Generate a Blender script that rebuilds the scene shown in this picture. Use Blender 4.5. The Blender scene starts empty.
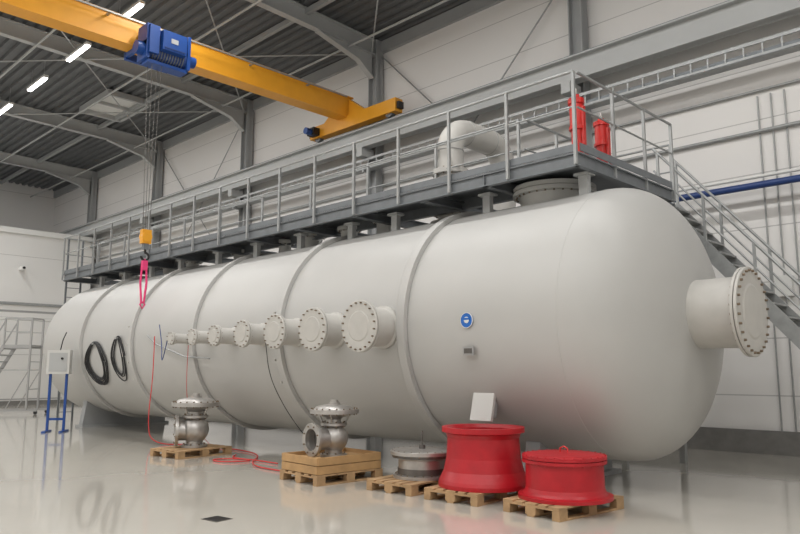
import bpy, math, random
from mathutils import Vector, Matrix
random.seed(4)
PI=math.pi
# ------------------------------------------------------------------ materials
def mat(name,col,rough=0.5,metal=0.0,noise=0.0,nscale=4.0,bump=0.0,bscale=40.0,emis=None,estr=0,coat=0.0,spec=0.5):
    m=bpy.data.materials.new(name); m.use_nodes=True
    nt=m.node_tree; b=nt.nodes['Principled BSDF']
    b.inputs['Base Color'].default_value=(*col,1)
    b.inputs['Roughness'].default_value=rough
    b.inputs['Metallic'].default_value=metal
    b.inputs['Specular IOR Level'].default_value=spec
    b.inputs['Coat Weight'].default_value=coat
    b.inputs['Coat Roughness'].default_value=0.06
    tc=nt.nodes.new('ShaderNodeTexCoord')
    if noise>0:
        n=nt.nodes.new('ShaderNodeTexNoise'); n.inputs['Scale'].default_value=nscale; n.inputs['Detail'].default_value=5
        nt.links.new(tc.outputs['Object'],n.inputs['Vector'])
        r=nt.nodes.new('ShaderNodeValToRGB')
        r.color_ramp.elements[0].position=0.3; r.color_ramp.elements[1].position=0.7
        r.color_ramp.elements[0].color=(*[c*(1-noise) for c in col],1)
        r.color_ramp.elements[1].color=(*[min(1,c*(1+noise*0.5)) for c in col],1)
        nt.links.new(n.outputs['Fac'],r.inputs['Fac']); nt.links.new(r.outputs['Color'],b.inputs['Base Color'])
    if bump>0:
        n2=nt.nodes.new('ShaderNodeTexNoise'); n2.inputs['Scale'].default_value=bscale
        nt.links.new(tc.outputs['Object'],n2.inputs['Vector'])
        bp=nt.nodes.new('ShaderNodeBump'); bp.inputs['Strength'].default_value=bump; bp.inputs['Distance'].default_value=0.02
        nt.links.new(n2.outputs['Fac'],bp.inputs['Height']); nt.links.new(bp.outputs['Normal'],b.inputs['Normal'])
    if emis:
        b.inputs['Emission Color'].default_value=(*emis,1); b.inputs['Emission Strength'].default_value=estr
    return m
def panel_mat(name,col,pitch,vp=None,rough=0.55,line=0.62):
    m=mat(name,col,rough,0,0)
    nt=m.node_tree; b=nt.nodes['Principled BSDF']
    tc=nt.nodes.new('ShaderNodeTexCoord'); s=nt.nodes.new('ShaderNodeSeparateXYZ')
    nt.links.new(tc.outputs['Object'],s.inputs[0])
    d=nt.nodes.new('ShaderNodeMath'); d.operation='DIVIDE'; d.inputs[1].default_value=pitch
    f=nt.nodes.new('ShaderNodeMath'); f.operation='FRACT'
    l=nt.nodes.new('ShaderNodeMath'); l.operation='LESS_THAN'; l.inputs[1].default_value=0.022/pitch
    nt.links.new(s.outputs['Z'],d.inputs[0]); nt.links.new(d.outputs[0],f.inputs[0]); nt.links.new(f.outputs[0],l.inputs[0])
    n=nt.nodes.new('ShaderNodeTexNoise'); n.inputs['Scale'].default_value=0.35; nt.links.new(tc.outputs['Object'],n.inputs['Vector'])
    mr=nt.nodes.new('ShaderNodeMapRange'); mr.inputs['To Min'].default_value=0.95; mr.inputs['To Max'].default_value=1.03
    nt.links.new(n.outputs['Fac'],mr.inputs['Value'])
    mx=nt.nodes.new('ShaderNodeMix'); mx.data_type='RGBA'
    mx.inputs['A'].default_value=(*col,1); mx.inputs['B'].default_value=(*[c*line for c in col],1)
    nt.links.new(l.outputs[0],mx.inputs['Factor'])
    mu=nt.nodes.new('ShaderNodeVectorMath'); mu.operation='SCALE'
    nt.links.new(mx.outputs['Result'],mu.inputs[0]); nt.links.new(mr.outputs['Result'],mu.inputs['Scale'])
    nt.links.new(mu.outputs[0],b.inputs['Base Color'])
    return m
M={}
M['tank']=mat('tank_paint',(0.475,0.47,0.455),0.45,0,0.05,0.6,0.02,3)
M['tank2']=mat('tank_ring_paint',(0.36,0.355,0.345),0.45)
M['nozzle']=mat('nozzle_paint',(0.51,0.495,0.465),0.45,0,0.06,5)
M['bolt']=mat('bolt_steel',(0.22,0.17,0.12),0.5,0.5)
M['galv']=mat('galvanised_steel',(0.37,0.38,0.38),0.45,0.5,0.12,9)
M['deck']=mat('walkway_steel',(0.19,0.205,0.22),0.5,0.3,0.12,6)
M['grey']=mat('grey_structural_paint',(0.34,0.35,0.355),0.5,0,0.04,2)
M['greyl']=mat('light_structural_paint',(0.44,0.45,0.45),0.5,0,0.04,2)
M['wall']=panel_mat('white_wall_panels',(0.76,0.745,0.73),1.1)
M['wall2']=panel_mat('white_partition_panels',(0.74,0.735,0.72),2.3)
M['plinth']=mat('concrete_plinth',(0.20,0.195,0.185),0.8,0,0.15,6)
M['roof']=mat('roof_deck_steel',(0.12,0.125,0.13),0.45,0.1,0.1,3)
M['yellow']=mat('crane_yellow',(0.80,0.36,0.025),0.4,0,0.05,3)
M['blue']=mat('hoist_blue',(0.012,0.065,0.28),0.4,0,0.08,6)
M['red']=mat('red_primer',(0.45,0.010,0.018),0.38,0,0.16,5,0.05,30)
M['red2']=mat('red_cylinder',(0.58,0.02,0.015),0.3)
M['wood']=mat('pallet_wood',(0.44,0.28,0.145),0.75,0,0.3,6,0.2,60)
M['wood2']=mat('crate_wood',(0.48,0.29,0.13),0.7,0,0.2,5,0.2,60)
M['silver']=mat('cast_aluminium',(0.50,0.48,0.46),0.38,0.75,0.14,10,0.1,60)
M['silverd']=mat('dark_steel',(0.16,0.15,0.14),0.45,0.7,0.2,8)
M['black']=mat('black_rubber',(0.012,0.012,0.013),0.5)
M['pink']=mat('lifting_sling',(0.75,0.05,0.19),0.7)
M['redhose']=mat('red_hose',(0.6,0.03,0.03),0.5)
M['white']=mat('white_enamel',(0.72,0.72,0.70),0.4)
M['plate']=mat('grey_plate_enamel',(0.60,0.60,0.58),0.45)
M['led']=mat('led_diffuser',(1,1,1),0.4,emis=(1,0.98,0.96),estr=9)
M['alu']=mat('aluminium',(0.40,0.40,0.40),0.4,0.5)
M['bluep']=mat('blue_pipe_paint',(0.02,0.05,0.18),0.4)
M['sign']=mat('sign_blue',(0.01,0.13,0.5),0.4)
m=mat('epoxy_floor',(0.565,0.535,0.475),0.16,0,0.05,0.5,0,spec=0.6,coat=0.5)
nt=m.node_tree;b=nt.nodes['Principled BSDF']
n=nt.nodes.new('ShaderNodeTexNoise');n.inputs['Scale'].default_value=1.3;n.inputs['Detail'].default_value=6
tc=nt.nodes.new('ShaderNodeTexCoord');nt.links.new(tc.outputs['Object'],n.inputs['Vector'])
mr=nt.nodes.new('ShaderNodeMapRange');mr.inputs['To Min'].default_value=0.07;mr.inputs['To Max'].default_value=0.17
nt.links.new(n.outputs['Fac'],mr.inputs['Value']);nt.links.new(mr.outputs['Result'],b.inputs['Roughness'])
M['floor']=m
# ------------------------------------------------------------------ builder
class B:
    def __init__(s): s.v=[];s.f=[];s.m=[];s.s=[]; s.mats=[]
    def mi(s,k):
        if k not in s.mats: s.mats.append(k)
        return s.mats.index(k)
    def add(s,vs,fs,k,smooth=False):
        o=len(s.v); s.v+= [tuple(x) for x in vs]; i=s.mi(k)
        for f in fs: s.f.append(tuple(o+a for a in f)); s.m.append(i); s.s.append(smooth)
    def box(s,c,d,k,R=None):
        x,y,z=[a/2 for a in d]
        vs=[Vector((sx*x,sy*y,sz*z)) for sz in(-1,1) for sy in(-1,1) for sx in(-1,1)]
        if R is not None: vs=[R@v for v in vs]
        vs=[v+Vector(c) for v in vs]
        s.add(vs,[(0,2,3,1),(4,5,7,6),(0,1,5,4),(2,6,7,3),(0,4,6,2),(1,3,7,5)],k)
    def b2(s,a,b,k):
        s.box([(a[i]+b[i])/2 for i in range(3)],[abs(b[i]-a[i]) for i in range(3)],k)
    def beam(s,p,q,w,h,k):
        p=Vector(p);q=Vector(q);d=q-p;L=d.length;d.normalize()
        up=Vector((0,0,1)) if abs(d.z)<0.95 else Vector((1,0,0))
        a=d.cross(up).normalized(); u=a.cross(d).normalized()
        R=Matrix((d,a,u)).transposed()
        s.box((p+q)/2,(L,w,h),k,R)
    def ibeam(s,p,q,w,h,k,t=0.03):
        p=Vector(p);q=Vector(q);d=(q-p).normalized()
        up=Vector((0,0,1)) if abs(d.z)<0.95 else Vector((1,0,0))
        a=d.cross(up).normalized(); u=a.cross(d).normalized()
        s.beam(p,q,t*0.6,h,k)
        o=u*(h/2-t/2)
        s.beam(p+o,q+o,w,t,k); s.beam(p-o,q-o,w,t,k)
    def lathe(s,prof,o,ax,k,seg=32,smooth=False,cap0=False,cap1=False):
        ax=Vector(ax).normalized(); o=Vector(o)
        ref=Vector((0,0,1)) if abs(ax.z)<0.9 else Vector((1,0,0))
        e1=ax.cross(ref).normalized(); e2=ax.cross(e1).normalized()
        def ring(r,t): return [o+ax*t+(e1*math.cos(2*PI*i/seg)+e2*math.sin(2*PI*i/seg))*r for i in range(seg)]
        if smooth:
            vs=[];fs=[]
            for r,t in prof: vs+=ring(max(r,1e-4),t)
            for j in range(len(prof)-1):
                for i in range(seg):
                    a=j*seg+i;b=j*seg+(i+1)%seg
                    fs.append((a,b,b+seg,a+seg))
            s.add(vs,fs,k,True)
        else:
            for j in range(len(prof)-1):
                vs=ring(max(prof[j][0],1e-4),prof[j][1])+ring(max(prof[j+1][0],1e-4),prof[j+1][1])
                s.add(vs,[(i,(i+1)%seg,(i+1)%seg+seg,i+seg) for i in range(seg)],k,abs(prof[j][1]-prof[j+1][1])>1e-6)
        if cap0: s.add(ring(*prof[0]),[tuple(range(seg))],k)
        if cap1: s.add(ring(*prof[-1]),[tuple(range(seg-1,-1,-1))],k)
    def cyl(s,p,q,r,k,seg=16,r2=None):
        p=Vector(p);q=Vector(q);L=(q-p).length
        s.lathe([(r,0),(r if r2 is None else r2,L)],p,q-p,k,seg,False,True,True)
    def tube(s,pts,r,k,seg=8):
        pts=[Vector(p) for p in pts];n=len(pts);vs=[];fs=[]
        prev=None
        for j,p in enumerate(pts):
            d=(pts[min(j+1,n-1)]-pts[max(j-1,0)]).normalized()
            if prev is None:
                ref=Vector((0,0,1)) if abs(d.z)<0.9 else Vector((1,0,0)); e1=d.cross(ref).normalized()
            else:
                e1=(prev-d*prev.dot(d)).normalized()
            prev=e1;e2=d.cross(e1)
            vs+=[p+(e1*math.cos(2*PI*i/seg)+e2*math.sin(2*PI*i/seg))*r for i in range(seg)]
        for j in range(n-1):
            for i in range(seg):
                a=j*seg+i;b=j*seg+(i+1)%seg;fs.append((a,b,b+seg,a+seg))
        s.add(vs,fs,k,True)
        s.add(vs[:seg],[tuple(range(seg))],k); s.add(vs[-seg:],[tuple(range(seg))],k)
    def bolts(s,c,ax,R,n,r,L,k='bolt'):
        ax=Vector(ax).normalized();c=Vector(c)
        ref=Vector((0,0,1)) if abs(ax.z)<0.9 else Vector((1,0,0))
        e1=ax.cross(ref).normalized(); e2=ax.cross(e1).normalized()
        for i in range(n):
            a=2*PI*(i+.5)/n; p=c+(e1*math.cos(a)+e2*math.sin(a))*R
            s.cyl(p-ax*L/2,p+ax*L/2,r,k,6)
    def poly(s,pts,off,k):
        n=len(pts);off=Vector(off);a=[Vector(p) for p in pts];b=[p+off for p in a]
        s.add(a+b,[tuple(range(n)),tuple(range(2*n-1,n-1,-1))]+[(i,(i+1)%n,(i+1)%n+n,i+n) for i in range(n)],k)
    def done(s,name,bevel=0,loc=None,rz=0,parent=None):
        me=bpy.data.meshes.new(name)
        me.from_pydata(s.v,[],s.f)
        for k in s.mats: me.materials.append(M[k])
        me.polygons.foreach_set('material_index',s.m); me.polygons.foreach_set('use_smooth',s.s)
        me.update()
        import bmesh
        bm=bmesh.new();bm.from_mesh(me);bmesh.ops.recalc_face_normals(bm,faces=bm.faces);bm.to_mesh(me);bm.free()
        ob=bpy.data.objects.new(name,me); bpy.context.scene.collection.objects.link(ob)
        if loc: ob.location=loc
        ob.rotation_euler=(0,0,rz)
        if bevel:
            md=ob.modifiers.new('bev','BEVEL');md.width=bevel;md.segments=2;md.limit_method='ANGLE';md.angle_limit=0.8
        if parent: ob.parent=parent
        return ob
# ------------------------------------------------------------------ constants
W=15.0; XE=-43.0; XR=8.0; YB=-11.0
TY,TZ,TR=9.64,2.28,1.93
XN,XF=-4.85,-22.05
def roofz(y): return 11.95+ (W-y)*0.02
# ------------------------------------------------------------------ room
b=B(); b.b2((XE,YB,-0.2),(XR,W,0),'floor'); b.done('floor')
b=B(); b.b2((XE,W,0),(XR,W+0.2,12.2),'wall'); b.done('wall_back')
b=B(); b.b2((XE-0.2,YB,0),(XE,W+.2,13),'wall2'); b.done('wall_left')
b=B(); b.b2((XR,YB,0),(XR+0.2,W+.2,13),'wall'); b.done('wall_right')
b=B(); b.b2((XE-.2,YB-0.2,0),(XR+.2,YB,13),'wall'); b.done('wall_front')
b=B(); b.b2((XE,W-0.06,0),(XR,W,0.45),'plinth'); b.done('baseboard_back')
b=B(); b.b2((XE,YB,0),(XE+.06,W-.07,0.3),'plinth'); b.done('baseboard_left')
b=B(); vs=[];fs=[];y=YB; prof=[]
while y<W:
    prof+= [(y,0.0),(y+.14,0.0),(y+.18,.09),(y+.30,.09)]; y+=.34
prof.append((W,0.0)); prof=[p for p in prof if p[0]<=W]
for yy,dz in prof: vs+=[(XE,yy,roofz(yy)+dz),(XR,yy,roofz(yy)+dz)]
for i in range(len(prof)-1): fs.append((2*i,2*i+1,2*i+3,2*i+2))
b.add(vs,fs,'roof'); b.b2((XE,YB,12.62),(XR,W,12.7),'roof'); b.done('ceiling')
b=B(); b.b2((XE,W-.12,11.55),(XR,W,11.93),'grey'); b.done('trim_1')
cx=[-0.562*W-0.478*W*k for k in range(-1,5)]
b=B()
for x in cx: b.ibeam((x,W-.22,0),(x,W-.22,11.9),0.30,0.36,'grey')
b.done('steel_column_row')
b=B()
for x in cx:
    b.ibeam((x,W-.1,roofz(W)-.28),(x,YB,roofz(YB)-.28),0.22,0.5,'greyl',0.035)
    b.poly([(x-.02,W-.4,roofz(W)-.5),(x-.02,W-.4,roofz(W)-1.3),(x-.02,W-1.0,roofz(W)-.85),(x-.02,W-2.6,roofz(W-3)-.5)],(.04,0,0),'greyl')
    b.beam((x,W-.4,roofz(W)-1.3),(x,W-1.0,roofz(W)-.87),.2,.03,'greyl'); b.beam((x,W-1.0,roofz(W)-.87),(x,W-2.6,roofz(W)-.5),.2,.03,'greyl')
b.done('roof_beam_row')
b=B()
for yy in (12.0,5.5,-1,-7):
    b.beam((XE+.1,yy,roofz(yy)-.12),(XR-.1,yy,roofz(yy)-.12),.12,.16,'grey')
for yy in (13.6,10.2,7.0):
    b.cyl((XE+.1,yy,roofz(yy)-.62),(XR-.1,yy,roofz(yy)-.62),.035,'greyl',8)
for i in range(1,5):
    x0,x1=cx[i],cx[i-1]
    for ya,yb in ((14.6,8.5),(8.5,2.5)):
        b.cyl((x0,ya,roofz(ya)-.5),(x1,yb,roofz(yb)-.5),.022,'greyl',6)
        b.cyl((x0,yb,roofz(yb)-.5),(x1,ya,roofz(ya)-.5),.022,'greyl',6)
b.done('roof_bracing')
b=B()
for (x0,x1) in ((cx[2],cx[1]),(cx[4],cx[3])):
    b.cyl((x0+.2,W-.2,4.6),(x1-.2,W-.2,11.4),.022,'galv',6); b.cyl((x0+.2,W-.15,11.4),(x1-.2,W-.15,4.6),.022,'galv',6)
b.done('wall_bracing')
b=B(); x,y=-27.0,11.4;z=roofz(y)-.02
for a in (-1,1):
    b.box((x,y+a*.8,z-.1),(2.6,.12,.22),'greyl'); b.box((x+a*1.3,y,z-.1),(.12,1.7,.22),'greyl')
b.box((x,y,z-.01),(2.6,1.6,.03),'white'); b.box((x,y,z-.08),(.08,1.6,.12),'greyl'); b.done('roof_hatch')
# crane runway
RY=14.25
b=B(); b.ibeam((XE+.1,RY,8.58),(XR-.1,RY,8.58),.3,.6,'greyl',.04); b.beam((XE+.1,RY,8.92),(XR-.1,RY,8.92),.06,.07,'deck')
for x in cx:
    b.b2((x-.12,RY-.15,8.02),(x+.12,W-.4,8.28),'greyl'); b.b2((x-.1,RY,8.4),(x+.1,W-.4,8.7),'greyl')
b.done('crane_runway_beam')
# cable tray in front of the columns
b=B()
zt=7.8; ty=W-.72; XS=-35.8
for dz in (-.14,.14): b.b2((XS,ty,zt+dz-.035),(XR-.1,ty+.03,zt+dz+.035),'galv')
b.b2((XS,ty,zt-.17),(XR-.1,ty+.28,zt-.155),'galv')
x=XS+.1
while x<XR-.2:
    b.b2((x,ty+.01,zt-.14),(x+.03,ty+.02,zt+.14),'galv'); x+=.35
b.b2((XS,ty+.04,zt-.15),(XR-.1,ty+.24,zt-.02),'deck')
for x in cx[:-1]: b.b2((x-.03,ty-.02,zt-.24),(x+.03,W-.41,zt-.18),'galv')
b.done('cable_tray')
b=B()
b.cyl((XE+.3,W-.06,7.2),(XR-.2,W-.06,7.2),.03,'galv',8)
b.cyl((XE+.3,W-.07,6.35),(XR-.2,W-.07,6.35),.04,'galv',10)
for x in (-4.55,-4.3,-4.05): b.cyl((x,W-.03,.45),(x,W-.03,7.1),.016,'galv',6)
b.box((-4.3,W-.08,3.2),(.3,.14,.4),'white')
b.done('wall_conduits')
b=B(); b.cyl((-30,W-.5,5.15),(XR-.2,W-.5,5.15),.07,'bluep',14)
b.cyl((-30,W-.46,5.33),(XR-.2,W-.46,5.33),.035,'white',10)
for x in range(-29,8,4): b.cyl((x+1.8,W-.5,5.15),(x+1.9,W-.5,5.15),.1,'bluep',12)
for x in cx[:4]: b.b2((x-.03,W-.57,5.04),(x+.03,W-.41,5.08),'galv')
b.done('blue_pipe')
b=B(); b.b2((XE+.05,-6,0),(-36,W-.5,7.95),'wall2'); b.b2((-36.02,-6,7.95),(-35.85,W-.5,8.2),'white')
b.b2((-35.99,-6,4.6),(-35.9,W-.5,4.72),'galv'); b.b2((-35.99,-6,0),(-35.94,W-.5,.2),'plinth')
b.done('partition_block')
b=B(); b.box((-35.7,11.2,6.3),(.45,.16,.16),'white'); b.b2((-36,11.15,6.25),(-35.8,11.25,6.35),'white'); b.cyl((-35.48,11.2,6.3),(-35.42,11.2,6.3),.06,'black',12); b.done('security_camera')
# ceiling lights
def light(x,y):
    z=roofz(y)-.75
    b=B(); b.box((0,0,.06),(1.65,.16,.08),'white'); b.box((0,0,0),(1.55,.12,.04),'led')
    for a in(-.6,.6): b.cyl((a,0,.1),(a,0,.72),.008,'galv',5)
    ob=b.done('ceiling_light',loc=(x,y,z))
    L=bpy.data.lights.new('tube_lamp','AREA'); L.shape='RECTANGLE'; L.size=1.5; L.size_y=.25; L.energy=LP*(0.8 if y>7 else 1.1); L.color=(1,.987,.96)
    lo=bpy.data.objects.new('tube_lamp',L); bpy.context.scene.collection.objects.link(lo); lo.parent=ob; lo.location=(0,0,-.03)
LP=136
for y in (8.0,1.0,-6):
    x=-35.9
    while x<7:
        light(x,y); x+=3.5
# ------------------------------------------------------------------ tank
b=B()
H=1.03; N=24; ex=2/2.35
dp=[(TR*math.sin(a)**ex,math.cos(a)**ex*H) if 0<i<N else ((0,H) if i==0 else (TR,0)) for i,a in enumerate([PI/2*i/N for i in range(N+1)])]
full=[(r,XF-t) for r,t in dp]
nn=10
full+=[(TR,XF+(XN-XF)*i/nn) for i in range(1,nn+1)]
full+=[(r,XN+t) for r,t in reversed(dp[:-1])]
b.lathe(full,(0,TY,TZ),(1,0,0),'tank',128,True)
for x in (-7.5,-10.6,-13.65,-16.5,-19.5):
    b.lathe([(TR-.01,x-.10),(TR+.065,x-.10),(TR+.075,x-.08),(TR+.075,x+.07),(TR-.01,x+.07)],(0,TY,TZ),(1,0,0),'tank',128)
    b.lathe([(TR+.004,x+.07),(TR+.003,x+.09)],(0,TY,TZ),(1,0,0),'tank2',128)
for x in (XN,XF): b.lathe([(TR-.01,x-.02),(TR+.004,x),(TR-.01,x+.02)],(0,TY,TZ),(1,0,0),'tank',128)
def nozzle(base,ax,rp,rf,L,nb,k='nozzle',tf=.05):
    ax=Vector(ax).normalized();o=Vector(base)
    b.lathe([(rp,-.35),(rp,L-2*tf-.012)],o,ax,k,40)
    b.lathe([(rp*1.12,-.02),(rp*1.12,.03),(rp,.05)],o,ax,k,40)
    b.lathe([(rp,L-2*tf-.012),(rf,L-2*tf-.012),(rf,L-tf-.012),(rp,L-tf-.012)],o,ax,k,40)
    b.lathe([(rf*.93,L-tf-.012),(rf*.93,L-tf)],o,ax,'bolt',40)
    b.lathe([(rp,L-tf),(rf,L-tf),(rf,L-.006),(rf-.008,L),(rp*.78,L),(rp*.72,L+.012),(0.001,L+.016)],o,ax,k,40)
    b.bolts(o+ax*(L-tf),ax,(rp+rf)/2*1.02,nb,rf*.024+.004,2*tf+.06)
nozzle((XN+H-.08,TY,TZ+.06),(1,0,0),.46,.575,.73,28,tf=.035)
for x,dia,L,nb in ((-7.93,.78,.52,20),(-9.07,.70,.5,18),(-10.1,.60,.5,16),(-11.12,.50,.48,14),(-12.1,.41,.46,12),(-12.95,.33,.44,10),(-13.85,.27,.42,8)):
    nozzle((x,TY-TR,TZ-.03),(0,-1,0),dia*.38,dia/2,L,nb,tf=.028)
b.tube([(-12.9,TY-TR-.05,TZ-.45),(-13.9,TY-TR-.05,TZ-.4),(-15.2,TY-TR-.06,TZ-.1),(-15.6,TY-TR-.06,TZ+.1)],.016,'galv')
def topz(y): return TZ+math.sqrt(TR*TR-(y-TY)**2)
b.lathe([(.54,-.3),(.54,.14),(.66,.14),(.66,.20)],(-6.1,9.75,topz(9.75)),(0,0,1),'plate',48)
b.lathe([(.64,.20),(.64,.215)],(-6.1,9.75,topz(9.75)),(0,0,1),'tank2',48)
b.lathe([(.54,.215),(.66,.215),(.66,.28),(.01,.30)],(-6.1,9.75,topz(9.75)),(0,0,1),'plate',48)
b.bolts((-6.1,9.75,topz(9.75)+.21),(0,0,1),.60,28,.015,.18)
for x,y,r,h in ((-9.9,9.7,.20,.35),(-10.9,9.6,.17,.3),(-12.2,9.7,.2,.35),(-13.1,9.6,.14,.3),(-15,9.7,.2,.3),(-17.2,9.6,.17,.3),(-18.6,9.7,.2,.3),(-21,9.6,.2,.3)):
    b.lathe([(r,-.3),(r,h-.08),(r+.08,h-.08),(r+.08,h),(.01,h+.01)],(x,y,topz(y)),(0,0,1),'plate',24)
    b.bolts((x,y,topz(y)+h-.04),(0,0,1),r+.045,10,.012,.12)
for x in (-5.9,-20.9):
    hw=1.15 if x<-10 else .95; n=16
    pts=[(x-.12,TY-hw-.1,0.05),(x-.12,TY+hw+.1,0.05)]
    for i in range(n+1):
        yy=hw-2*hw*i/n
        pts.append((x-.12,TY+yy,TZ-math.sqrt((TR-.02)**2-yy*yy)))
    b.poly(pts,(.24,0,0),'grey')
    b.b2((x-.25,TY-hw-.15,0),(x+.25,TY+hw+.15,.06),'grey')
b.box((-6.25,TY-TR-.01,TZ-.42),(.19,.02,.12),'alu'); b.box((-6.25,TY-TR-.025,TZ-.42),(.13,.01,.07),'silverd')
for x in (-10.75,-16.65):
    for z in (-.9,-.5,-.1,.35): b.box((x,TY-math.sqrt(TR*TR-z*z)-.03,TZ+z),(.05,.1,.04),'nozzle')
tank=b.done('pressure_vessel')
# big over-pipe on tank
b=B(); x=-8.45; ya,yb=9.95,11.6; R=.46; z0=topz(ya)+.005; zt_=6.13
pts=[(x,ya,z0),(x,ya,zt_-R)]
pts+=[(x,ya+R-R*math.cos(a),zt_-R+R*math.sin(a)) for a in [PI/2*i/10 for i in range(1,11)]]
pts+=[(x,yb-R+R*math.sin(a),zt_-R+R*math.cos(a)) for a in [PI/2*i/10 for i in range(0,11)]]
pts+=[(x,yb,5.0),(x,yb-.25,topz(yb-.25)+.05)]
b.tube(pts,.25,'nozzle',28)
for (yy,zz) in ((ya,z0+.3),(ya,5.25),(yb,5.35)):
    b.lathe([(.24,-.045),(.34,-.045),(.34,.045),(.24,.045)],(x,yy,zz),(0,0,1),'nozzle',32); b.bolts((x,yy,zz),(0,0,1),.295,12,.014,.14)
b.lathe([(.38,-.0),(.38,.12),(.2,.13)],(x,ya,z0),(0,0,1),'nozzle',32)
for (p,a_) in (((x,ya,zt_-R),(0,0,1)),((x,ya+R,zt_),(0,1,0)),((x,yb-R,zt_),(0,1,0)),((x,yb,zt_-R),(0,0,1))):
    b.lathe([(.245,-.02),(.26,0),(.245,.02)],p,a_,'tank2',28)
b.done('bypass_pipe')
b=B(); b.cyl((-6.27,TY-TR-.005,TZ),(-6.27,TY-TR-.02,TZ),.105,'sign',32)
b.lathe([(.10,0),(.108,0),(.108,.012),(.10,.012)],(-6.27,TY-TR-.012,TZ),(0,-1,0),'white',32)
b.cyl((-6.27,TY-TR-.02,TZ+.005),(-6.27,TY-TR-.024,TZ+.005),.045,'white',16); b.box((-6.27,TY-TR-.026,TZ+.02),(.12,.004,.028),'sign')
b.done('safety_sign')
b=B(); R=Matrix.Rotation(math.radians(-14),3,'X')
b.box((0,0,0),(.36,.05,.52),'plate',R); b.box((0,.07,.0),(.30,.12,.41),'grey',R); b.box((0,.16,.15),(.1,.2,.1),'grey')
b.done('cover_panel',loc=(-6.22,7.98,1.16))
# ------------------------------------------------------------------ walkway
b=B(); WY0,WY1=8.6,9.6; WZ=4.62; X0,X1=-23.4,-4.98
PX=-6.6; PY1=11.55
for yy in (WY0,WY1): 
    b.ibeam((X0,yy,WZ-.12),(X1 if yy==WY0 else PX,yy,WZ-.12),.09,.2,'deck',.02)
b.b2((X0,WY0,WZ-.03),(X1,WY1,WZ),'deck')
b.b2((X0,WY0-.02,WZ),(X1,WY0-.005,WZ+.11),'deck')
b.b2((PX,WY1,WZ-.03),(X1,PY1,WZ),'deck')
b.ibeam((X1,WY0-.04,WZ-.12),(X1,PY1+.05,WZ-.12),.09,.2,'deck',.02)
b.ibeam((PX,WY0-.04,WZ-.12),(PX,12.7,WZ-.12),.09,.2,'deck',.02)
b.ibeam((PX,PY1,WZ-.12),(X1,PY1,WZ-.12),.09,.2,'deck',.02)
b.b2((PX,PY1,WZ-.03),(-5.4,12.72,WZ),'deck')
b.b2((X1+.03,WY0,WZ),(X1+.045,PY1,WZ+.11),'deck')
b.ibeam((-5.45,PY1,WZ-.12),(-5.45,12.7,WZ-.12),.09,.2,'deck',.02)
x=-7.9
while x>X0:
    b.ibeam((x,WY0,WZ-.16),(x,10.9,WZ-.16),.14,.16,'deck',.018); x-=1.72
for x in [-5.15,-6.9,-9.0,-10.2,-11.8,-13.4,-15,-16.8,-18.4,-20,-21.6]:
    for yy in (9.05,10.6):
        z=topz(yy)
        b.b2((x-.07,yy-.05,z-.03),(x+.07,yy+.05,WZ-.2),'greyl'); b.b2((x-.12,yy-.1,WZ-.24),(x+.12,yy+.1,WZ-.2),'greyl')
for (x,y) in ((-6.55,12.6),(-5.45,12.6)): b.b2((x-.05,y-.05,0),(x+.05,y+.05,WZ-.2),'galv')
def rail(p,q,step,h=1.15,top=.022,first=True,last=True):
    p=Vector(p);q=Vector(q);d=q-p;n=max(1,round(d.length/step))
    for i in range(n+1):
        if (i==0 and not first) or (i==n and not last): continue
        c=p+d*i/n; b.b2((c.x-.022,c.y-.022,c.z-.2),(c.x+.022,c.y+.022,c.z+h),'galv')
    for hh,r in ((h,top),(h*.55,.015)):
        b.cyl(p+Vector((0,0,hh)),q+Vector((0,0,hh)),r,'galv',8)
rail((X0,WY0-.06,WZ),(X1,WY0-.06,WZ),1.15)
rail((X0,WY1+.06,WZ),(-6.7,WY1+.06,WZ),1.9)
rail((X1+.02,WY0,WZ),(X1+.02,PY1+.1,WZ),1.0,first=False)
rail((X0,WY0,WZ),(X0,WY1,WZ),1.0,first=False)
rail((PX,WY1+.06,WZ),(PX,12.7,WZ),1.1,first=False)
rail((PX,12.75,WZ),(-5.45,12.75,WZ),1.1)
for yy in (8.7,9.15): b.b2((X0-.12,yy-.025,0),(X0-.07,yy+.025,WZ+1.15),'deck')
z=.3
while z<WZ: b.cyl((X0-.095,8.7,z),(X0-.095,9.15,z),.013,'deck',6); z+=.3
b.done('elevated_walkway')
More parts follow.
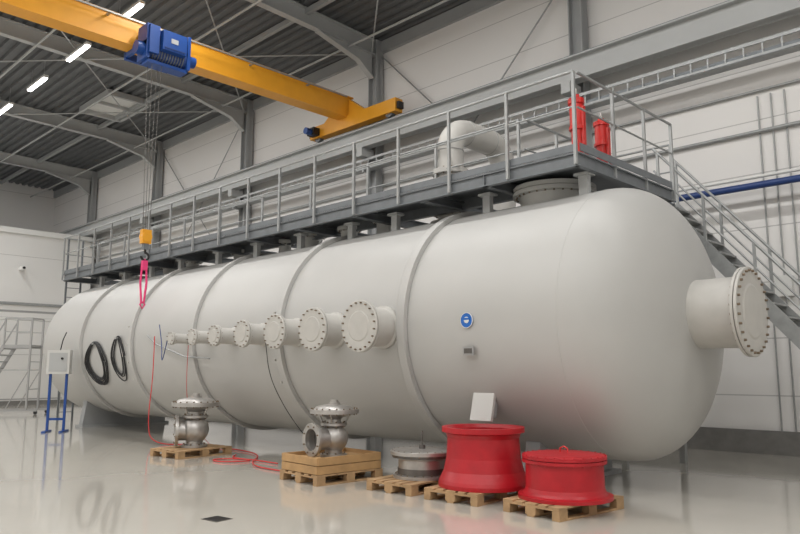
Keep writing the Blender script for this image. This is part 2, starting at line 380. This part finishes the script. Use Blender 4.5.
# stair
b=B(); xt,zt2=-5.38,WZ; sl=math.tan(math.radians(50)); xb=xt+zt2/sl; SY0,SY1=11.85,12.6
for yy in (SY0,SY1): b.beam((xt,yy,zt2-.08),(xb-.06,yy,.08),.03,.22,'galv')
ns=21
for i in range(1,ns):
    z=zt2-zt2*i/ns; x=xt+(zt2-z)/sl; b.b2((x-.12,SY0+.016,z-.03),(x+.12,SY1-.016,z),'galv')
for yy in (SY0,SY1):
    for hh,r in ((.85,.024),(.45,.017)):
        b.cyl((xt,yy,zt2+hh),(xb,yy,hh),r,'galv',8)
    for i in range(6):
        t=.02+.96*i/5; x=xt+(xb-xt)*t; z=zt2*(1-t); b.b2((x-.02,yy-.02,z-.05),(x+.02,yy+.02,z+.85),'galv')
b.done('metal_staircase')
for (x,y,h) in ((-5.2,8.98,.98),(-5.2,9.7,.80)):
    b=B(); b.lathe([(.16,0),(.16,.05),(.085,.05),(.085,h*.45),(.115,h*.45),(.115,h*.5),(.1,h*.5),(.1,h*.85),(.12,h*.85),(.12,h*.93),(.05,h*.94),(.05,h),(.01,h)],(0,0,0),(0,0,1),'red2',24,cap0=True)
    b.b2((.09,-.03,.2),(.13,.03,h*.8),'red2'); b.bolts((0,0,.06),(0,0,1),.125,6,.014,.05)
    b.cyl((0,0,h),(0,0,h+.1),.02,'silver',8)
    b.done('red_hydraulic_cylinder',loc=(x,y,WZ+.002))
# ------------------------------------------------------------------ crane
b=B(); GX=-16.4; g0,g1=9.42,10.1
b.b2((GX-.24,YB+.6,g0),(GX+.24,RY+.1,g0+.04),'yellow'); b.b2((GX-.24,YB+.6,g1-.04),(GX+.24,RY+.1,g1),'yellow')
b.b2((GX-.2,YB+.6,g0+.04),(GX+.2,RY+.05,g1-.04),'yellow')
TB,TT=9.07,9.47
b.b2((GX-1.6,RY-.15,TB),(GX+2.35,RY+.15,TT),'yellow'); b.poly([(GX+.24,RY-.1,TT),(GX+1.0,RY-.1,TT),(GX+.24,RY-.1,g1-.1)],(0,.2,0),'yellow')
b.poly([(GX-.24,RY-.1,TT),(GX-1.0,RY-.1,TT),(GX-.24,RY-.1,g1-.1)],(0,.2,0),'yellow')
for a in(-1.3,2.0): b.cyl((GX+a,RY-.08,9.10),(GX+a,RY+.08,9.10),.14,'deck',20)
b.b2((GX-1.7,RY-.1,9.15),(GX-1.6,RY+.1,9.35),'black'); b.b2((GX+2.35,RY-.1,9.15),(GX+2.45,RY+.1,9.35),'black')
b.b2((GX-1.45,RY-.4,9.12),(GX-1.1,RY-.16,9.36),'black'); b.cyl((GX-1.28,RY-.6,9.22),(GX-1.28,RY-.3,9.22),.11,'blue',16)
b.beam((GX+.40,YB+.8,g1-.12),(GX+.40,RY-.3,g1-.12),.04,.04,'galv')
y=YB+1.5
while y<RY-1: b.b2((GX+.18,y,g1-.14),(GX+.40,y+.05,g1-.1),'galv'); y+=2
HX,HY=-15.78,7.85; S=.82; HZ=9.0
def hb(a,c,k): b.b2((HX+a[0]*S,HY+a[1]*S,HZ+a[2]*S),(HX+c[0]*S,HY+c[1]*S,HZ+c[2]*S),k)
def hc(a,c,r,k,seg=20): b.cyl((HX+a[0]*S,HY+a[1]*S,HZ+a[2]*S),(HX+c[0]*S,HY+c[1]*S,HZ+c[2]*S),r*S,k,seg)
for y0 in(-.75,.55):
    hb((-.3,y0,-.05),(.28,y0+.1,1.0),'blue'); hb((-1.15,y0,.36),(.28,y0+.1,.5),'blue')
hb((-.48,-.65,.55),(-.3,.55,.95),'blue'); hb((-.2,-.65,-.14),(.2,.6,-.04),'blue'); hb((-1.2,-.75,.3),(-1.08,.65,.52),'blue')
hc((0,-.65,.28),(0,.53,.28),.27,'bluep',24)
for i in range(12): b.lathe([(.27*S,-.015),(.29*S,0),(.27*S,.015)],(HX,HY+(-.5+i*.085)*S,HZ+.28*S),(0,1,0),'deck',24)
hc((0,.65,.35),(0,.92,.35),.17,'blue'); hc((0,-.95,.28),(0,-.75,.28),.2,'blue')
hb((.28,-.35,.25),(.5,.4,.85),'blue'); hb((.5,-.1,.5),(.51,.12,.64),'greyl'); hb((.28,-.7,.1),(.38,-.4,.95),'blue'); hb((.5,-.3,.3),(.52,.35,.34),'bluep')
hb((-.25,-.62,.8),(.2,.52,.92),'bluep')
RYy=HY-.28
for a,c in ((-.06,-.05),(.06,-.05),(-.06,.05),(.06,.05)): b.cyl((HX+a,RYy+c,4.85),(HX+a*2,RYy+c*2.5,9.15),.007,'silverd',5)
b.b2((HX-.07,RYy-.11,4.52),(HX+.07,RYy+.11,4.85),'yellow'); b.cyl((HX-.09,RYy,4.68),(HX+.09,RYy,4.68),.12,'yellow',20)
b.b2((HX-.05,RYy-.06,4.38),(HX+.05,RYy+.06,4.52),'deck')
pts=[(HX,RYy,4.4),(HX,RYy,4.32)]+[(HX,RYy+.09*math.sin(a),4.22+.09*math.cos(a)) for a in [PI*i/8 for i in range(0,13)]]
b.tube(pts,.028,'black',8)
b.done('overhead_crane')
b=B()
for s_ in(-1,1):
    b.tube([(HX,RYy,4.16),(HX,RYy+s_*.05,3.95),(HX+s_*.03,RYy+s_*.06,3.6),(HX,RYy+s_*.03,3.12)],.026,'pink',8)
b.b2((HX-.05,RYy-.06,3.9),(HX+.05,RYy+.06,4.12),'pink')
b.tube([(HX,RYy,3.16),(HX,RYy+.06,3.1),(HX,RYy,3.0),(HX,RYy-.06,3.1),(HX,RYy,3.16)],.02,'pink',6)
b.done('lifting_sling')
# ------------------------------------------------------------------ pallets
def pallet(loc,rz,L=1.2,Wd=.8,name='wooden_pallet'):
    b=B()
    for i in range(5):
        w=(.145,.1,.145,.1,.145)[i]; y=-Wd/2+.0725+(Wd-.145)*i/4
        b.box((0,y,.133),(L,w,.022),'wood')
    for x in (-L/2+.0725,0,L/2-.0725):
        b.box((x,0,.111),(.145,Wd,.022),'wood')
        for y in (-Wd/2+.05,0,Wd/2-.05): b.box((x,y,.061),(.145,.1 if y else .145,.078),'wood')
    for y in (-Wd/2+.05,0,Wd/2-.05): b.box((0,y,.011),(L,.1,.022),'wood')
    return b.done(name,bevel=.003,loc=loc,rz=rz)
PZ=.145
r90=PI/2
P1=(-12.65,7.2);P2=(-8.43,7.12);P3=(-6.95,7.42);P4=(-5.93,7.45);P5=(-4.66,7.45)
pallet((P1[0],P1[1],0),r90+.1,1.2,.9); pallet((P2[0],P2[1],0),r90-.06,1.2,.95); pallet((P3[0],P3[1],0),r90+.05); pallet((P4[0],P4[1],0),r90+.08,1.2,.8); pallet((P5[0],P5[1],0),r90-.10)
b=B(); L,Wd,Hc=1.15,.9,.24
for s_ in(-1,1):
    b.box((0,s_*Wd/2,.06),(L,.025,.11),'wood2'); b.box((0,s_*Wd/2,.18),(L,.025,.11),'wood2')
    b.box((s_*L/2,0,.06),(.025,Wd,.11),'wood2'); b.box((s_*L/2,0,.18),(.025,Wd,.11),'wood2')
    for t in(-1,1): b.box((s_*(L/2-.04),t*(Wd/2-.04),.12),(.06,.06,.24),'wood2')
for i in range(6): b.box((-L/2+.09+i*(L-.18)/5,0,.17),(.165,Wd-.03,.02),'wood2')
b.done('wooden_crate',bevel=.003,loc=(P2[0],P2[1],PZ),rz=r90-.06)
def valve(loc,rz,sc=1.0,ol=.40):
    b=B(); k='silver'
    b.lathe([(.20,0),(.20,.035),(.13,.04),(.13,.10)],(0,0,0),(0,0,1),k,32,cap0=True); b.bolts((0,0,.03),(0,0,1),.165,8,.013,.06)
    body=[(.12,.08),(.16,.12),(.205,.19),(.22,.27),(.205,.35),(.15,.42),(.12,.46)]
    b.lathe(body,(0,0,0),(0,0,1),k,32,True)
    b.lathe([(.12,.45),(.2,.45),(.2,.49),(.11,.49),(.10,.56)],(0,0,0),(0,0,1),k,32); b.bolts((0,0,.47),(0,0,1),.165,8,.013,.09)
    b.lathe([(.10,.54),(.14,.57),(.26,.60),(.31,.63)],(0,0,0),(0,0,1),k,40,True)
    b.lathe([(.30,.63),(.37,.63),(.37,.655),(.37,.665),(.37,.69),(.31,.69)],(0,0,0),(0,0,1),k,40); b.bolts((0,0,.66),(0,0,1),.342,20,.012,.10)
    b.lathe([(.31,.69),(.27,.73),(.17,.755),(.09,.765)],(0,0,0),(0,0,1),k,40,True)
    b.lathe([(.09,.76),(.09,.79),(.06,.79),(.06,.83),(.01,.835)],(0,0,0),(0,0,1),k,24)
    b.lathe([(.16,.06),(.155,ol-.045),(.24,ol-.045),(.24,ol),(.16,ol),(.15,.10)],(0,0,.26),(0,-1,0),k,32)
    b.lathe([(.15,ol-.15),(.01,ol-.16)],(0,0,.26),(0,-1,0),'silverd',32)
    b.bolts((0,-ol+.02,.26),(0,1,0),.20,8,.013,.07)
    for i in range(4):
        a=PI/4+i*PI/2; b.cyl((.17*math.cos(a),.17*math.sin(a),.48),(.24*math.cos(a),.24*math.sin(a),.63),.014,k,8)
    ob=b.done('diaphragm_valve',loc=loc,rz=rz); ob.scale=(sc,)*3; return ob
valve((P1[0],P1[1]+.05,PZ),-.45,1.22,.30)
valve((P2[0]+.02,P2[1]+.02,PZ+.182),-.12,1.0)
b=B(); k='silver'
b.lathe([(.40,0),(.40,.04),(.33,.045),(.33,.24),(.36,.28),(.40,.28),(.40,.31),(.44,.31),(.44,.355),(.42,.365),(.01,.38)],(0,0,0),(0,0,1),k,48,cap0=True)
b.lathe([(.41,.27),(.415,.27),(.415,.31),(.41,.31)],(0,0,0),(0,0,1),'silverd',48)
b.lathe([(.332,.05),(.34,.05),(.34,.13),(.332,.13)],(0,0,0),(0,0,1),'silverd',48)
b.bolts((0,0,.33),(0,0,1),.415,24,.010,.08); b.bolts((0,0,.04),(0,0,1),.365,20,.010,.04)
b.cyl((0,0,.37),(0,0,.62),.011,'silverd',8); b.cyl((0,0,.37),(0,0,.43),.045,'silverd',12)
b.done('flanged_housing',loc=(P3[0]+.04,P3[1]+.05,PZ))
b=B(); k='red'
b.lathe([(.58,0),(.58,.05),(.565,.09),(.51,.20),(.475,.36),(.46,.60),(.48,.65),(.53,.675),(.53,.735),(.46,.735),(.44,.69),(.44,.05),(.54,0)],(0,0,0),(0,0,1),k,64)
b.done('red_steel_cone',loc=(P4[0]+.09,P4[1]+.02,PZ))
b=B()
b.lathe([(.54,0),(.54,.04),(.49,.05),(.465,.08),(.45,.12),(.445,.40),(.485,.40),(.485,.435),(.455,.435),(.455,.445),(.485,.445),(.485,.48),(.41,.49),(.39,.495),(.01,.51)],(0,0,0),(0,0,1),k,64,cap0=True)
b.bolts((0,0,.44),(0,0,1),.468,28,.010,.10,'red')
b.tube([(-.05,0,.50),(-.05,0,.55),(0,0,.575),(.05,0,.55),(.05,0,.50)],.01,'redhose',6)
b.done('red_steel_drum',loc=(P5[0]+.02,P5[1],PZ))
# ------------------------------------------------------------------ cables and hoses
def coil(name,x,z,ra,rb,n,k='black',sd=0,r=.017):
    b=B(); pts=[]
    for i in range(n*24+1):
        a=2*PI*i/24; w=1+.18*math.sin(a*.37+sd)
        sq=1-.3*max(0,math.sin(a))
        px=x+ra*w*math.cos(a)*sq+.05*math.sin(a*.21+sd); pz=z+rb*(math.sin(a)*(1 if math.sin(a)>0 else w))+.02*math.cos(a*.17)
        zz=max(-1.8,min(1.8,pz-TZ)); y=TY-math.sqrt(TR*TR-zz*zz)-.045-.015*math.sin(a*.6)
        pts.append((px,y,pz))
    b.tube(pts,r,k,6); b.box((x,TY-TR-.04,z+rb-.03),(.08,.12,.05),'galv'); b.done(name)
coil('coiled_cable',-18.55,TZ-.48,.52,.50,8,r=.015); coil('coiled_cable',-17.2,TZ-.36,.30,.48,4,sd=1.3,r=.015)
def sm(pts,it=3):
    pts=[Vector(p) for p in pts]
    for _ in range(it):
        q=[pts[0]]
        for i in range(len(pts)-1): q+= [pts[i]*.75+pts[i+1]*.25,pts[i]*.25+pts[i+1]*.75]
        q.append(pts[-1]); pts=q
    return pts
b=B()
b.tube(sm([(-15.2,7.62,2.35),(-15.15,7.6,1.4),(-15.1,7.5,.5),(-14.9,7.5,.02),(-14.2,8.1,.02),(-13.2,8.2,.02),(-12.2,8.2,.02),(-11.4,7.9,.02),(-10.8,7.3,.02),(-10.2,7.0,.02),(-9.5,7.0,.02)]),.011,'redhose',6)
b.tube(sm([(-11.9,7.7,.02),(-11.6,7.4,.02),(-10.9,7.5,.02),(-11.1,6.9,.02),(-11.7,7.0,.02),(-11.3,7.5,.02),(-10.3,7.5,.02)]),.011,'redhose',6)
b.done('red_air_hose')
b=B(); b.tube(sm([(-14.0,7.3,2.2),(-14.3,7.35,1.7),(-14.6,7.5,2.1),(-15,7.62,2.6)]),.010,'bluep',6)
b.tube(sm([(-13.3,7.4,2.1),(-13.5,7.5,1.4),(-13.6,7.6,.9),(-13.6,7.9,.3),(-13.6,8.2,.02)]),.006,'redhose',6)
b.done('instrument_cable')
b=B(); b.tube(sm([(-10.95,7.64,2.1),(-10.9,7.7,1.5),(-10.85,8.0,.95),(-10.8,8.35,.5),(-10.7,8.6,.2),(-10.7,8.3,.02)]),.008,'black',6); b.done('power_cable')
b=B()
for y in(-.2,.2): b.b2((-.03,y-.03,.02),(.03,y+.03,1.6),'blue')
b.b2((-.3,-.26,0),(.3,-.16,.04),'blue'); b.b2((-.3,.16,0),(.3,.26,.04),'blue'); b.b2((-.02,-.2,.3),(.02,.2,.36),'blue')
b.b2((-.14,-.28,1.5),(.14,.28,2.12),'plate'); b.b2((-.15,-.24,1.54),(-.14,.24,2.06),'greyl'); b.b2((.14,-.22,1.56),(.15,.22,2.05),'greyl'); b.cyl((.15,.1,1.9),(.19,.1,1.9),.03,'black',12)
b.tube([(0,0,2.12),(0,.05,2.4),(-.1,.1,2.6)],.015,'black',6)
b.done('control_box_stand',loc=(-19.8,7.3,0),rz=-.6)
def platform(loc,rz,h=3.0,n=10):
    b=B(); w=.8;k='alu'
    for y in(-w/2,w/2):
        b.beam((-1.9,y,.12),(-.5,y,h),.05,.12,k)
        b.beam((.5,y,.12),(.5,y,h+1.0),.06,.06,k); b.beam((-.5,y,h),(-.5,y,h+1.0),.05,.05,k); b.beam((-.5,y,h-.05),(.5,y,h-.05),.05,.1,k)
        b.beam((-1.9,y,.14),(.9,y,.14),.05,.06,k); b.beam((-.5,y,h+1),(.5,y,h+1),.05,.05,k); b.beam((-.5,y,h+.5),(.5,y,h+.5),.03,.03,k)
        b.beam((-1.9,y,.95),(-.5,y,h+.9),.04,.04,k); b.beam((-1.9,y,.1),(-1.9,y,.95),.03,.03,k)
        b.beam((-1.0,y,1.6),(.5,y,1.6),.03,.04,k); b.beam((-.3,y,.15),(.5,y,1.6),.03,.03,k)
        for x in(-1.8,.85): b.cyl((x,y-.02,.07),(x,y+.02,.07),.07,'black',12) 
    for i in range(n):
        t=(i+.5)/n; b.box((-1.9+1.4*t,0,.12+(h-.12)*t),(.18,w,.04),k)
    b.box((0,0,h),(1.0,w,.05),k); b.beam((.5,-w/2,h+1),(.5,w/2,h+1),.04,.04,k); b.beam((.5,-w/2,.9),(.5,w/2,.9),.03,.03,k); b.beam((.5,-w/2,1.9),(.5,w/2,1.9),.03,.03,k)
    b.done('mobile_access_platform',loc=loc,rz=rz)
platform((-28.9,9.3,0),.75,2.5)
b=B()
for i in (0,1): b.beam((-32.6,6.0,3.75+i*.3),(-32.6,12.2,3.75+i*.3),.08,.09,'alu')
b.b2((-33.2,6,3.7),(-32.5,12.2,3.78),'white')
for y in (6.1,12.1): b.beam((-32.6,y,0),(-32.6,y,4.1),.07,.07,'alu')
b.beam((-32.6,6.1,.4),(-32.6,12.2,.4),.05,.05,'alu')
b.done('aluminium_scaffold')
b=B(); b.box((0,0,.002),(.26,.22,.006),'silverd')
for i in range(6): b.box((-.1+.04*i,0,.006),(.012,.19,.006),'black')
b.done('floor_drain',loc=(-7.07,4.36,0),rz=.1)
# ------------------------------------------------------------------ camera
cd=bpy.data.cameras.new('camera'); cam=bpy.data.objects.new('camera',cd); bpy.context.scene.collection.objects.link(cam)
cd.sensor_width=36; cd.lens=715/800*36; cd.clip_end=300
cam.location=(0,0,1.6); cam.rotation_euler=(math.radians(90+8.2),0,math.radians(44.5))
sc=bpy.context.scene; sc.camera=cam
w=bpy.data.worlds.new('world'); sc.world=w; w.use_nodes=True; w.node_tree.nodes['Background'].inputs[0].default_value=(.6,.62,.65,1); w.node_tree.nodes['Background'].inputs[1].default_value=.3
sc.view_settings.view_transform='Standard'; sc.view_settings.exposure=0
